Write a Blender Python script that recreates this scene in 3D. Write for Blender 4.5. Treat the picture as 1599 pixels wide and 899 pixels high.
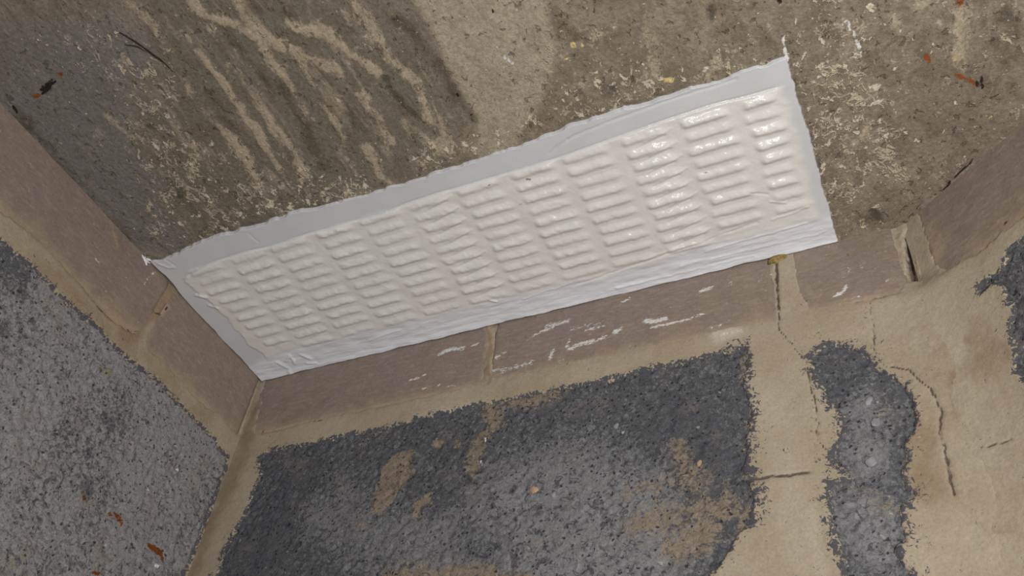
import bpy, math
import numpy as np
from mathutils import Matrix, Vector
for o in list(bpy.data.objects): bpy.data.objects.remove(o)
SC = bpy.context.scene
COL = SC.collection
H = 2.4                                   # ceiling height in metres

# ------------------------------------------------------------------ camera
cam = bpy.data.cameras.new('camera'); cam.sensor_width = 36; cam.lens = 32.04
cam.clip_start = .01
co = bpy.data.objects.new('camera', cam); COL.objects.link(co)
cx, cu, cb = (.905698,.412378,.098263), (.232304,-.676686,.698664), (.354606,-.609952,-.708670)
co.matrix_world = Matrix(((cx[0],cu[0],cb[0],.49779),(cx[1],cu[1],cb[1],-.44891),(cx[2],cu[2],cb[2],H-.48458),(0,0,0,1)))
SC.camera = co

# ------------------------------------------------------------------ light
SC.view_settings.view_transform = 'Standard'; SC.view_settings.look = 'None'
SC.view_settings.gamma = 1; SC.view_settings.exposure = 0
w = bpy.data.worlds.new('world'); SC.world = w; w.use_nodes = True
w.node_tree.nodes['Background'].inputs[0].default_value = (.93,.96,1,1)
w.node_tree.nodes['Background'].inputs[1].default_value = .19
def area(name, loc, target, size, power, color):
    l = bpy.data.lights.new(name, 'AREA'); l.shape = 'DISK'; l.size = size; l.energy = power; l.color = color
    o = bpy.data.objects.new(name, l); COL.objects.link(o); o.location = loc
    o.rotation_euler = (Vector(target)-Vector(loc)).to_track_quat('-Z','Y').to_euler()
area('work_lamp', (.73,-.53,H-.42), (.42,-.03,H-.02), .06, 3.0, (1,.985,.925))
area('added_highlight_light', (.34,-.34,H-1.15), (.40,-.08,H), .08, 1.9, (.93,.97,1))  # added light below the vent, placed for wet highlights on the right-hand louvres
area('added_cool_fill', (1.3,-1.6,H-1.0), (.4,0,H), 1.0, 5, (.88,.95,1))  # broad cool fill added from the room side, no window behind it

# ------------------------------------------------------------------ noise
def hsh(ix, iy, seed):
    n = (ix.astype(np.int64)*374761393 + iy.astype(np.int64)*668265263 + seed*974634777) & 0xffffffff
    n = ((n ^ (n >> 13))*1274126177) & 0xffffffff
    return ((n ^ (n >> 16)) & 0xffff)/65535.0
def vnoise(x, y, seed=0):
    ix = np.floor(x); iy = np.floor(y); fx = x-ix; fy = y-iy
    fx = fx*fx*fx*(fx*(fx*6-15)+10); fy = fy*fy*fy*(fy*(fy*6-15)+10)
    a = hsh(ix,iy,seed); b = hsh(ix+1,iy,seed); c = hsh(ix,iy+1,seed); d = hsh(ix+1,iy+1,seed)
    return (a+(b-a)*fx)*(1-fy)+(c+(d-c)*fx)*fy
def fbm(x, y, s, octv=4, seed=0, g=.5):           # s = feature size (same unit as x); result about -1..1
    v = 0; a = 1; t = 0
    for k in range(octv):
        v = v+a*(vnoise(x/s*2**k+17.3*k, y/s*2**k-9.1*k, seed+k)*2-1); t += a; a *= g
    return v/t*1.5
def worley(x, y, s, seed=0):                      # distance to nearest point / s
    X = x/s; Y = y/s; ix = np.floor(X); iy = np.floor(Y); d = np.full(X.shape, 9.)
    for i in (-1,0,1):
        for j in (-1,0,1):
            px = ix+i+hsh(ix+i,iy+j,seed); py = iy+j+hsh(ix+i,iy+j,seed+7)
            d = np.minimum(d, (X-px)**2+(Y-py)**2)
    return np.sqrt(d)
def sst(a, b, x): t = np.clip((x-a)/(b-a),0,1); return t*t*(3-2*t)
def sdf(P, U, V):                                  # signed distance, positive inside
    d = np.full(U.shape, 1e9); ins = np.zeros(U.shape, bool); n = len(P)
    for i in range(n):
        ax, ay = P[i]; bx, by = P[(i+1) % n]; ex, ey = bx-ax, by-ay
        t = np.clip(((U-ax)*ex+(V-ay)*ey)/(ex*ex+ey*ey+1e-9),0,1)
        d = np.minimum(d, (U-ax-t*ex)**2+(V-ay-t*ey)**2)
        if ey != 0: ins ^= ((ay > V) != (by > V)) & (U < ex*(V-ay)/ey+ax)
    return np.where(ins,1,-1)*np.sqrt(d)
def ldist(P, U, V):
    d = np.full(U.shape, 1e9)
    if len(P) == 1: P = P*2
    for (ax,ay),(bx,by) in zip(P[:-1],P[1:]):
        ex, ey = bx-ax, by-ay
        t = np.clip(((U-ax)*ex+(V-ay)*ey)/(ex*ex+ey*ey+1e-9),0,1)
        d = np.minimum(d, (U-ax-t*ex)**2+(V-ay-t*ey)**2)
    return np.sqrt(d)
def strokes(items, U, V, soft=1.0):               # sum of soft strokes; item = (points, width, strength)
    m = np.zeros(U.shape)
    for P, wd, s in items:
        us = [q[0] for q in P]; vs = [q[1] for q in P]; r = wd*1.6*soft+1
        k = (U > min(us)-r) & (U < max(us)+r) & (V > min(vs)-r) & (V < max(vs)+r)
        if not k.any(): continue
        g = s*np.exp(-(ldist(P,U[k],V[k])/(wd*.55*soft+.15))**2)
        m[k] = np.where(np.abs(g) > np.abs(m[k]), g, m[k]) if s > 0 else m[k]+g
    return m

# ------------------------------------------------------------------ meshes
def axis(a, b, step, lo=None, hi=None, coarse=20):     # fine from a to b, growing steps out to lo / hi (mm)
    u = list(np.linspace(a, b, int(round((b-a)/step))+1))
    if hi is not None:
        s = step
        while u[-1] < hi: s = min(coarse, s*1.25); u.append(min(hi, u[-1]+s))
    if lo is not None:
        s = step
        while u[0] > lo: s = min(coarse, s*1.25); u.insert(0, max(lo, u[0]-s))
    return np.array(u)
def grid_faces(nu, nv):
    i = np.arange(nu-1)[:,None]*nv+np.arange(nv-1)[None,:]
    return np.stack([i, i+nv, i+nv+1, i+1],-1).reshape(-1,4)
def mesh(name, co3, faces, attrs=None, mat=None, parent=None, normals=None):
    used = np.unique(faces); rm = np.full(len(co3), -1); rm[used] = np.arange(len(used))
    co3 = co3[used]; faces = rm[faces]
    me = bpy.data.meshes.new(name); n = len(faces); k = faces.shape[1]
    me.vertices.add(len(co3)); me.vertices.foreach_set('co', co3.astype(np.float32).ravel())
    me.loops.add(n*k); me.loops.foreach_set('vertex_index', faces.astype(np.int32).ravel())
    me.polygons.add(n); me.polygons.foreach_set('loop_start', np.arange(0,n*k,k,dtype=np.int32))
    me.polygons.foreach_set('use_smooth', np.ones(n,bool))
    me.update(calc_edges=True)
    for an, arr in (attrs or {}).items():
        a = me.attributes.new(an, 'FLOAT_COLOR', 'POINT'); arr = arr.reshape(-1,3)[used]
        a.data.foreach_set('color', np.concatenate([arr, np.ones((len(arr),1))],1).astype(np.float32).ravel())
    if normals is not None: me.normals_split_custom_set_from_vertices(normals[used].tolist())
    if mat: me.materials.append(mat)
    o = bpy.data.objects.new(name, me); COL.objects.link(o)
    if parent: o.parent = parent
    return o
class Frame:                                       # a wall plane: (u, v, height above plane) in mm -> metres
    def __init__(s, o, eu, ev, en): s.o, s.eu, s.ev, s.en = [np.array(k, float) for k in (o,eu,ev,en)]
    def __call__(s, U, V, Hh):
        return (s.o+(U[...,None]*s.eu+V[...,None]*s.ev+Hh[...,None]*s.en)/1000).reshape(-1,3)
def flipfor(F): return np.dot(np.cross(F.eu,F.ev),F.en) < 0
def sheet(name, F, us, vs, hf, attrs, mat, parent=None, depth=None):
    U, V = np.meshgrid(us, vs, indexing='ij'); hgt = hf(U,V)
    if depth is not None:                          # border ring pushed back: the sheet becomes the face of a slab
        U = U.copy(); V = V.copy(); U[0] = U[1]; U[-1] = U[-2]; V[:,0] = V[:,1]; V[:,-1] = V[:,-2]
        for sl in ((0,slice(None)),(-1,slice(None)),(slice(None),0),(slice(None),-1)): hgt[sl] = -depth
    f = grid_faces(len(us), len(vs))
    if flipfor(F): f = f[:,::-1]
    at = {k: np.stack([np.broadcast_to(c,U.shape) for c in fn(U,V)],-1) for k, fn in attrs.items()}
    return mesh(name, F(U,V,hgt), f, at, mat, parent)
def brick(name, F, u0, u1, v0, v1, hf, mat, attrs, parent, step=2.0, depth=60, rnd=2.5):
    us = np.concatenate([[u0],axis(u0,u1,step),[u1]]); vs = np.concatenate([[v0],axis(v0,v1,step),[v1]])
    def hh(U,V):
        e = np.minimum(np.minimum(U-u0,u1-U),np.minimum(V-v0,v1-V))+.8*fbm(U,V,9,2,5)
        return hf(U,V)-rnd*(1-sst(-1,rnd*1.3,e))
    return sheet(name, F, us, vs, hh, attrs, mat, parent, depth)

# ------------------------------------------------------------------ materials
class NT:
    def __init__(s, name, rough=.9, spec=.3):
        s.m = bpy.data.materials.new(name); s.m.use_nodes = True; s.t = s.m.node_tree
        s.b = s.t.nodes['Principled BSDF']; s.b.inputs['Roughness'].default_value = rough
        s.b.inputs['Specular IOR Level'].default_value = spec
        s.co = s.t.nodes.new('ShaderNodeTexCoord').outputs['Object']; s.at = {}
    def put(s, sock, v):
        if hasattr(v,'is_output'): s.t.links.new(v, sock)
        else: sock.default_value = v
    def M(s, op, a, b=0., c=None, clamp=False):
        n = s.t.nodes.new('ShaderNodeMath'); n.operation = op; n.use_clamp = clamp
        s.put(n.inputs[0],a); s.put(n.inputs[1],b)
        if c is not None: s.put(n.inputs[2],c)
        return n.outputs[0]
    def noise(s, size, det=3, rough=.55, stretch=(1,1,1), dist=0.):     # size of a feature in mm
        mp = s.t.nodes.new('ShaderNodeMapping'); mp.inputs['Scale'].default_value = stretch; s.t.links.new(s.co, mp.inputs[0])
        n = s.t.nodes.new('ShaderNodeTexNoise'); s.t.links.new(mp.outputs[0], n.inputs['Vector'])
        n.inputs['Scale'].default_value = 1000/size; n.inputs['Detail'].default_value = det; n.inputs['Roughness'].default_value = rough
        n.inputs['Distortion'].default_value = dist
        return n.outputs[0]
    def vor(s, size, feat='F1', stretch=(1,1,1), warp=0, rnd=1.0):
        mp = s.t.nodes.new('ShaderNodeMapping'); mp.inputs['Scale'].default_value = stretch; s.t.links.new(s.co, mp.inputs[0]); v = mp.outputs[0]
        if warp:
            nz = s.t.nodes.new('ShaderNodeTexNoise'); nz.inputs['Scale'].default_value = 1000/size*1.3; s.t.links.new(v, nz.inputs['Vector'])
            vm = s.t.nodes.new('ShaderNodeVectorMath'); vm.operation = 'MULTIPLY_ADD'
            s.t.links.new(nz.outputs['Color'], vm.inputs[0]); vm.inputs[1].default_value = (warp/1000,)*3; s.t.links.new(v, vm.inputs[2]); v = vm.outputs[0]
        n = s.t.nodes.new('ShaderNodeTexVoronoi'); n.feature = feat; n.inputs['Scale'].default_value = 1000/size; n.inputs['Randomness'].default_value = rnd
        s.t.links.new(v, n.inputs['Vector']); return n.outputs['Distance']
    def attr(s, name, ch):
        if name not in s.at:
            a = s.t.nodes.new('ShaderNodeAttribute'); a.attribute_name = name
            sp = s.t.nodes.new('ShaderNodeSeparateColor'); s.t.links.new(a.outputs['Color'], sp.inputs[0]); s.at[name] = sp
        return s.at[name].outputs[ch]
    def step(s, x, a, b, lo=0., hi=1.):
        n = s.t.nodes.new('ShaderNodeMapRange'); n.interpolation_type = 'SMOOTHSTEP'
        for i, v in enumerate((x,a,b,lo,hi)): s.put(n.inputs[i], v)
        return n.outputs[0]
    def mask(s, m, nz, k=.8, c=.5, soft=.18):      # attribute mask broken up by a noise
        x = s.M('ADD', m, s.M('MULTIPLY', s.M('SUBTRACT', nz, .5), k))
        return s.step(x, c-soft, c+soft)
    def mix(s, f, a, b, mode='MIX'):
        n = s.t.nodes.new('ShaderNodeMix'); n.data_type = 'RGBA'; n.blend_type = mode
        s.put(n.inputs[0], f); s.put(n.inputs[6], a if hasattr(a,'is_output') else (*a,1)); s.put(n.inputs[7], b if hasattr(b,'is_output') else (*b,1))
        return n.outputs[2]
    def bright(s, col, x, lo, hi):                 # multiply by a grey that follows x
        v = s.step(x, .3, .7, lo, hi); c = s.t.nodes.new('ShaderNodeCombineColor')
        for i in range(3): s.t.links.new(v, c.inputs[i])
        return s.mix(1., col, c.outputs[0], 'MULTIPLY')
    def out(s, col, bump=None, strength=.5, dist=.6, rough=None):
        s.t.links.new(col, s.b.inputs['Base Color'])
        if bump is not None:
            n = s.t.nodes.new('ShaderNodeBump'); n.inputs['Strength'].default_value = strength; n.inputs['Distance'].default_value = dist/1000
            s.t.links.new(bump, n.inputs['Height']); s.t.links.new(n.outputs[0], s.b.inputs['Normal'])
        if rough is not None: s.put(s.b.inputs['Roughness'], rough)
        return s.m
def sr(r, g, b, k=1.0):                            # sRGB 0-255 -> linear, times k
    return tuple(((c/255/12.92) if c < 10.3 else ((c/255+.055)/1.055)**2.4)*k for c in (r,g,b))

# ---- outlines, strokes and spots measured on each surface, in mm (ceiling: x,y; walls: along the wall, height below ceiling); strokes are (points, width, strength)
C_TAN=[([(173.3,-312.7),(174.1,-301.4),(188.8,-288.8),(201.1,-272.5),(212.5,-259.2)],5.1,0.9),([(199.3,-283.3),(201.6,-273.2),(213.6,-260.7),(218.4,-250.7),(230.4,-239.8)],6.3,0.95),([(219.0,-275.6),(226.2,-269.6),(235.2,-269.2),(242.2,-254.2),(248.7,-239.0),(254.8,-229.0)],5.7,1),([(213.6,-260.7),(210.2,-241.3),(209.2,-219.5),(204.9,-194.6),(200.7,-168.1)],4.0,0.7),([(194.9,-272.6),(195.1,-250.0),(195.9,-236.8),(192.9,-215.2)],4.6,0.8),([(167.2,-239.0),(167.5,-217.8),(170.0,-198.7),(157.6,-164.4)],5.7,0.75),([(236.0,-218.0),(237.5,-202.0),(235.3,-181.6)],6.9,0.75),([(217.7,-182.7),(214.3,-153.8),(218.6,-148.1)],6.9,0.9),([(264.0,-276.8),(266.0,-252.7),(265.2,-235.9),(272.9,-217.2),(266.6,-185.8)],6.3,0.8),([(246.2,-283.9),(252.5,-272.7),(254.6,-263.0)],5.1,0.6),([(136.1,-327.5),(138.7,-307.1),(133.3,-273.8),(129.7,-249.6),(132.2,-227.3),(135.9,-201.8)],5.1,0.65),([(153.8,-294.7),(155.2,-268.8),(155.0,-250.4),(153.9,-222.9),(150.0,-185.0)],4.6,0.85),([(171.8,-294.1),(169.5,-269.6),(168.9,-243.5)],4.0,0.6),([(198.0,-303.0),(198.2,-283.8),(202.0,-279.1)],4.6,0.7),([(64.3,-267.5),(66.3,-248.6),(70.6,-231.7)],3.4,0.4),([(216.2,-252.5),(229.0,-242.8),(222.6,-247.7)],8.0,0.7),([(103.2,-225.3),(105.7,-207.2),(97.9,-186.1)],5.1,0.5),([(133.8,-222.3),(131.7,-197.6),(131.3,-173.9)],5.7,0.6),([(248.4,-187.4),(261.0,-166.5),(279.4,-165.1)],8.0,0.5),([(271.8,-204.3),(274.4,-182.9),(273.7,-172.6)],5.1,0.5),([(416.3,-208.1),(414.6,-191.5),(410.0,-165.9)],8.0,0.45),([(448.7,-164.8),(440.4,-151.9)],3.4,0.6),([(576.3,-153.2),(578.1,-140.2),(575.4,-120.1)],9.1,0.5),([(506.9,-76.0),(515.1,-79.6),(521.3,-87.3)],5.1,0.8),([(371.8,-214.8),(395.3,-203.4),(400.1,-205.9)],5.7,0.5),([(543.6,-155.9),(546.2,-146.5)],5.1,0.8),([(557.1,-156.7),(562.3,-158.7)],5.1,0.7)]
C_DARK=[([(5.5,-289.7),(-1.3,-246.6),(-4.2,-204.2),(-1.2,-161.4)],12.6,0.5),([(262.2,-277.5),(265.2,-256.6),(263.7,-238.8)],5.7,0.6),([(257.0,-229.6),(255.7,-215.4),(259.1,-198.0),(263.4,-184.4)],2.9,0.8),([(282.8,-256.4),(289.0,-236.0),(291.8,-216.2),(292.6,-191.4),(294.2,-178.0)],7.4,0.65),([(453.0,-196.2),(453.7,-193.4)],6.9,0.9),([(191.6,-244.9),(186.8,-215.9),(178.7,-180.2)],9.1,0.6),([(217.5,-239.9),(220.3,-213.7),(224.4,-196.4)],10.3,0.6),([(179.7,-283.2),(181.4,-258.7),(182.1,-238.5)],5.7,0.6),([(142.0,-253.8),(139.6,-222.9),(133.7,-185.1)],8.0,0.5),([(206.3,-293.1),(221.0,-280.7)],11.4,0.6),([(368.7,-226.9),(376.5,-206.4)],5.7,0.3),([(472.2,-169.0),(497.2,-167.8),(512.1,-153.4)],11.4,0.25),([(83.9,-249.2),(75.0,-218.5),(66.0,-178.9)],9.1,0.4),([(597.9,-144.6),(600.7,-118.8),(596.9,-89.6)],12.6,0.5),([(546.2,-75.5),(570.0,-61.6),(584.2,-61.2)],11.4,0.2),([(513.1,-17.9),(517.1,-7.7)],5.1,0.7),([(485.8,-132.1),(487.8,-102.5),(487.6,-76.9),(483.9,-28.4)],4.0,0.5),([(524.3,-133.3),(543.8,-134.6),(565.8,-119.4)],14.9,0.3),([(362.8,-172.0),(386.3,-167.9)],8.0,0.4)]
C_BLACK=[([(6.9,-295.7),(5.4,-291.9)],1.7,0.9),([(36.8,-301.7),(42.4,-298.0),(36.4,-296.7)],0.9,0.8),([(35.0,-298.8),(41.7,-300.9),(48.5,-301.9)],1.7,0.8),([(585.1,-98.6),(585.0,-89.5)],1.1,0.9),([(581.5,-96.4),(583.2,-93.0)],1.7,0.8),([(489.6,-187.5),(489.6,-185.8)],1.7,1),([(575.0,-39.3),(562.8,-28.9),(554.4,-21.1)],1.0,0.9),([(554.4,-21.1),(541.9,-14.4),(530.7,-4.6)],0.7,0.6),([(337.4,-240.5),(337.4,-239.6)],1.1,1),([(292.5,-197.4),(292.8,-195.3)],1.1,0.9),([(293.9,-180.2),(294.8,-180.3)],0.9,0.9)]
ROOTS=[([(116.2,-312.7),(120.1,-306.5),(123.4,-299.5),(125.6,-292.9),(127.9,-288.2),(129.5,-283.2),(129.9,-278.1)],0.75),([(113.4,-304.8),(120.3,-300.7),(122.9,-295.9)],0.35),([(34.3,-296.9),(40.3,-298.3),(45.8,-300.3),(50.9,-300.9)],1.2),([(48.6,-300.8),(51.3,-301.3)],2.0)]
C_RUST=[([(26.9,-297.7),(31.0,-297.2)],2.9,1),([(56.6,-303.8),(58.6,-303.5)],2.6,0.9),([(558.5,-124.0),(559.0,-119.4)],2.9,1),([(571.8,-105.5),(575.8,-101.3),(580.4,-95.9),(583.0,-94.0)],2.9,0.8),([(578.4,-152.3),(579.2,-150.4)],2.9,1),([(541.9,-114.3),(543.0,-114.8)],1.7,0.6)]
C_WHITE=[([(522.2,-161.0),(523.3,-153.3),(524.2,-146.5),(524.9,-138.8)],1.5,0.85),([(519.5,-161.6),(521.2,-160.9)],1.7,0.9),([(486.8,-164.2),(485.9,-157.1),(485.0,-148.5)],1.7,0.9),([(331.6,-211.1),(332.7,-208.8),(334.3,-205.9)],2.0,0.9),([(41.5,-192.8),(40.8,-195.6)],1.7,0.6),([(525.7,-130.5),(525.8,-126.9)],1.7,0.6),([(527.0,-103.7),(526.2,-105.9)],1.1,0.7),([(438.5,-158.7),(442.2,-161.0)],3.4,0.5),([(603.2,-82.6),(599.2,-74.8)],1.7,0.4)]
C_YEL=[([(372.3,-203.1),(373.0,-202.8)],2.9,1),([(377.5,-201.9),(377.7,-201.4)],1.7,0.8),([(364.0,-195.8),(367.6,-194.4)],1.1,0.9),([(415.6,-161.0),(419.1,-159.6)],4.0,0.9),([(352.6,-191.3),(353.7,-190.9)],2.9,0.5),([(348.5,-186.7),(349.2,-186.4)],2.3,0.6),([(294.9,-212.6),(295.0,-212.1)],2.3,0.7),([(91.8,-304.6),(99.2,-302.7)],1.7,0.1),([(506.6,-125.1),(507.6,-122.8)],3.4,0.6),([(571.7,-117.2),(572.3,-116.1)],3.4,0.6),([(519.2,-88.1),(520.2,-85.3)],3.4,0.5),([(587.3,-68.3),(588.0,-68.1)],1.7,0.9),([(79.4,-235.3),(79.6,-232.9)],2.3,0.6)]
P_COOL=[(34.1,-349.5),(103.5,-331.4),(136.2,-307.1),(127.1,-279.7),(87.4,-269.4),(66.5,-239.0),(59.6,-200.0),(41.2,-147.9),(-7.4,-158.0),(-1.3,-246.6),(-25.3,-312.2)]
P_OLIVE=[(155.7,-332.7),(155.7,-612.7),(300.0,-559.3),(300.0,-279.3),(296.9,-177.0),(264.3,-154.3),(53.5,-140.1),(45.9,-205.0),(83.9,-265.4),(127.1,-279.7)]
P_LITE=[(298.3,-271.7),(298.3,-551.7),(371.4,-522.6),(371.4,-242.6),(362.7,-202.7),(336.1,-169.8),(307.7,-146.4),(282.5,-147.5),(294.6,-175.3),(294.9,-222.1)]
P_FLECK=[(336.0,-208.5),(368.6,-186.6),(397.3,-198.2),(424.1,-160.5),(474.2,-176.8),(472.0,-137.4),(395.6,-147.3),(261.8,-149.6),(238.7,-152.4),(244.9,-172.5),(286.7,-170.4),(319.0,-171.2)]
P_FLECK2=[(493.1,-165.2),(527.2,-160.2),(531.0,-119.4),(535.7,-79.4),(527.0,-46.4),(505.9,-37.6),(482.8,-22.9),(487.7,-87.3),(487.7,-140.7)]
P_FLECK3=[(100.4,-328.1),(126.3,-280.0),(116.8,-242.3),(146.7,-180.3),(215.1,-155.2),(205.2,-147.1),(64.6,-146.5),(7.1,-159.9),(54.4,-208.0),(80.5,-277.2),(63.0,-328.8)]
B_BRICK=[[(3.7,2.3),(100.4,-1.8),(217.0,1.3),(226.8,-59.9),(150.3,-60.9),(76.5,-60.7),(25.5,-64.1),(16.6,-60.9),(9.6,-27.4)],[(220.9,1.5),(345.2,0.6),(441.7,3.9),(442.8,-19.3),(439.3,-59.4),(401.3,-57.3),(345.2,-58.3),(262.7,-58.2),(230.1,-57.1)],[(457.7,-2.6),(487.2,2.3),(530.1,2.1),(524.8,-17.1),(519.2,-51.4),(515.2,-60.4),(502.0,-59.6),(495.6,-63.2),(489.1,-58.3),(462.0,-58.3),(456.3,-45.4),(456.0,-23.8)]]
B_BLOCK=[[(37.1,-82.2),(98.5,-84.7),(143.9,-82.5),(198.2,-81.1),(229.5,-80.8),(279.5,-81.3),(326.9,-80.7),(367.4,-80.0),(415.5,-78.0),(416.0,-87.5),(411.5,-107.6),(415.3,-128.7),(412.5,-152.0),(408.2,-171.5),(412.7,-191.6),(407.9,-205.1),(398.3,-213.6),(392.3,-224.3),(382.9,-234.1),(366.2,-254.4),(230.5,-273.8),(72.9,-280.7),(11.6,-238.1),(30.6,-183.6),(28.3,-168.1),(33.9,-147.8),(35.5,-120.4),(38.5,-103.6),(30.5,-90.1)],[(454.7,-99.1),(465.5,-90.4),(476.4,-94.1),(484.8,-100.1),(491.6,-114.1),(498.6,-124.7),(505.8,-132.3),(504.1,-149.4),(503.9,-161.8),(496.7,-169.7),(495.7,-180.0),(490.6,-189.3),(491.1,-198.2),(494.7,-203.9),(486.6,-210.2),(483.9,-219.1),(485.2,-228.5),(479.6,-233.8),(483.6,-244.1),(487.5,-267.7),(453.0,-263.9),(454.9,-236.7),(452.8,-225.5),(452.8,-210.4),(452.8,-196.5),(454.9,-188.8),(463.6,-187.5),(464.1,-180.1),(456.7,-176.5),(460.6,-166.5),(466.9,-155.4),(465.6,-140.5),(459.1,-122.1)]]
B_HOLES=[]
B_THIN=[[(154.6,-110.2),(176.0,-110.0),(177.3,-124.5),(174.7,-137.3),(167.5,-151.5),(156.9,-161.4),(147.8,-155.8),(146.6,-140.1),(149.3,-124.6)],[(188.8,-102.6),(197.6,-102.3),(200.7,-108.5),(195.9,-113.6),(189.5,-109.5)],[(190.6,-147.9),(199.1,-145.4),(201.2,-157.3),(194.1,-158.6),(191.2,-168.9),(183.8,-169.2),(181.7,-154.0)],[(171.9,-203.9),(219.2,-206.2),(277.1,-216.6),(307.4,-247.9),(178.8,-233.7)]]
B_SMEAR=[([(230.5,-88.6),(239.4,-99.1),(228.8,-113.3),(224.7,-136.3)],12.6,0.8),([(209.1,-109.1),(214.8,-113.7)],5.7,0.7),([(66.1,-57.1),(133.6,-63.1)],6.9,0.2),([(250.2,-84.6),(279.7,-83.1)],14.9,0.75),([(123.3,-91.1),(145.6,-90.0)],9.1,0.35),([(136.9,-164.1),(152.5,-164.1)],8.0,0.5),([(336.9,-173.9),(384.5,-169.2)],14.9,0.6),([(369.6,-147.8),(376.4,-176.6)],16.0,0.75),([(344.9,-197.1),(394.4,-192.6)],21.7,0.8),([(367.4,-216.9),(382.5,-207.1)],21.7,0.9),([(275.6,-199.4),(325.2,-202.5)],22.9,0.35),([(414.0,-87.0),(419.2,-119.7),(413.9,-156.9)],8.0,0.5),([(181.5,-203.8),(264.8,-218.7)],17.1,0.6),([(470.2,-197.6),(477.7,-210.6)],11.4,0.5),([(494.3,-137.9),(489.4,-146.0)],8.0,0.5),([(398.9,-180.6),(404.2,-206.5)],10.3,0.6)]
B_SKIN=[([(258.9,-164.9),(303.0,-163.2),(336.9,-182.8)],34.3,0.7),([(284.2,-200.6),(344.9,-213.7)],34.3,0.9),([(105.8,-148.9),(218.9,-204.4)],28.6,0.4),([(370.4,-123.4),(385.4,-151.0)],17.1,-0.3),([(72.4,-132.5),(69.6,-174.0)],22.9,-0.3),([(187.4,-186.4),(215.0,-181.2)],17.1,0.5),([(479.3,-143.7),(476.8,-178.4)],12.6,0.6),([(465.2,-208.5),(471.3,-228.2)],14.9,0.6)]
B_CRACK=[([(443.9,-0.2),(442.8,-19.3),(440.5,-52.2)],1.3,1),([(440.5,-52.2),(439.5,-69.2),(445.8,-84.9),(451.8,-99.9),(452.8,-113.0),(453.3,-137.6),(452.0,-160.3),(456.7,-172.2)],0.6,0.8),([(466.3,-154.4),(460.0,-166.4),(456.0,-174.3)],0.7,0.8),([(452.1,-187.0),(451.4,-206.2),(450.9,-218.5)],0.7,0.8),([(495.9,-63.9),(495.2,-83.0),(491.6,-108.1),(496.5,-116.9),(504.5,-121.4)],0.6,0.6),([(499.8,-118.2),(507.0,-123.0),(512.5,-133.1),(516.9,-141.1),(518.4,-157.2),(514.7,-169.3),(514.1,-183.7),(512.5,-203.2),(512.3,-208.1)],1.0,0.9),([(400.1,-179.1),(413.9,-178.2)],3.4,0.55),([(408.3,-179.3),(421.1,-179.1),(433.5,-180.2),(443.3,-180.3)],1.6,0.85),([(457.4,-5.1),(456.1,-30.1),(459.5,-52.3)],0.7,0.4),([(487.5,-60.6),(502.9,-61.0),(515.3,-61.6)],1.7,0.5),([(529.8,-11.5),(526.5,-30.2),(524.0,-48.4),(527.7,-52.6)],3.4,0.8),([(73.4,-60.7),(82.8,-61.5)],0.9,0.7),([(338.2,-55.1),(342.8,-55.9)],0.9,0.8),([(358.1,-56.6),(359.4,-57.0)],1.1,0.8),([(23.1,-61.1),(24.0,-60.0)],2.3,0.8)]
B_WHITE=[([(180.8,-18.3),(190.3,-16.9),(201.9,-18.8)],2.3,1),([(209.1,-18.1),(214.5,-17.0)],1.4,0.8),([(157.3,-39.7),(165.8,-39.3),(172.7,-36.6)],1.0,0.8),([(171.0,-51.5),(179.3,-51.0),(187.7,-51.3)],0.9,0.7),([(193.9,-55.3),(202.0,-54.9)],0.9,0.5),([(230.2,-37.1),(239.4,-33.1)],2.3,0.6),([(230.7,-49.8),(246.6,-50.9),(261.9,-49.4)],3.4,0.5),([(257.1,-25.2),(269.8,-19.7),(290.2,-15.3)],1.7,0.8),([(270.5,-16.0),(285.0,-15.1)],2.0,0.7),([(290.8,-25.3),(306.0,-25.3),(318.4,-25.2)],1.4,0.8),([(303.6,-29.7),(318.5,-30.3)],1.4,0.8),([(291.9,-44.6),(299.2,-42.3),(309.1,-42.6)],3.4,0.8),([(311.6,-42.7),(318.8,-40.5)],2.0,0.8),([(277.2,-49.8),(278.7,-42.8)],2.3,0.8),([(289.3,-42.6),(291.4,-35.0)],1.7,0.7),([(324.6,-38.4),(330.8,-36.5)],2.3,1),([(329.5,-11.0),(337.9,-7.0)],1.7,0.6),([(349.0,-34.4),(353.7,-36.5),(363.0,-36.8)],2.9,0.95),([(353.6,-42.6),(368.5,-42.1),(379.9,-41.3),(391.3,-39.9)],1.4,0.9),([(394.9,-54.3),(401.5,-54.4)],1.7,0.5),([(390.1,-17.6),(397.1,-16.6)],2.3,0.8),([(410.9,-13.5),(411.1,-17.5)],1.7,0.7),([(430.4,-21.4),(432.7,-19.7)],1.7,0.3),([(477.3,-49.8),(481.3,-49.9),(484.6,-43.9)],1.4,1),([(488.8,-27.8),(488.5,-32.0)],1.4,0.5),([(509.1,-48.0),(512.0,-47.2)],1.7,0.7),([(496.6,-29.3),(500.3,-31.2)],1.1,0.5),([(477.1,-37.2),(489.6,-35.4)],0.9,0.3),([(486.4,-55.1),(491.0,-56.0)],1.1,0.6),([(525.4,-3.3),(525.7,-6.0)],1.7,0.9),([(440.2,-14.6),(441.4,-16.3)],1.7,0.9),([(317.4,9.8),(318.0,9.7)],1.1,0.3),([(224.8,-45.1),(247.6,-60.3)],2.3,0.3),([(285.6,-55.1),(288.6,-70.8)],2.3,0.4),([(232.5,-110.8),(233.4,-114.3)],1.4,0.8),([(232.1,-130.0),(233.0,-133.3)],1.1,0.9)]
B_SPOT=[([(402.2,-63.4),(408.3,-62.9),(414.2,-63.5)],5.1,0.5)]
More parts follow.
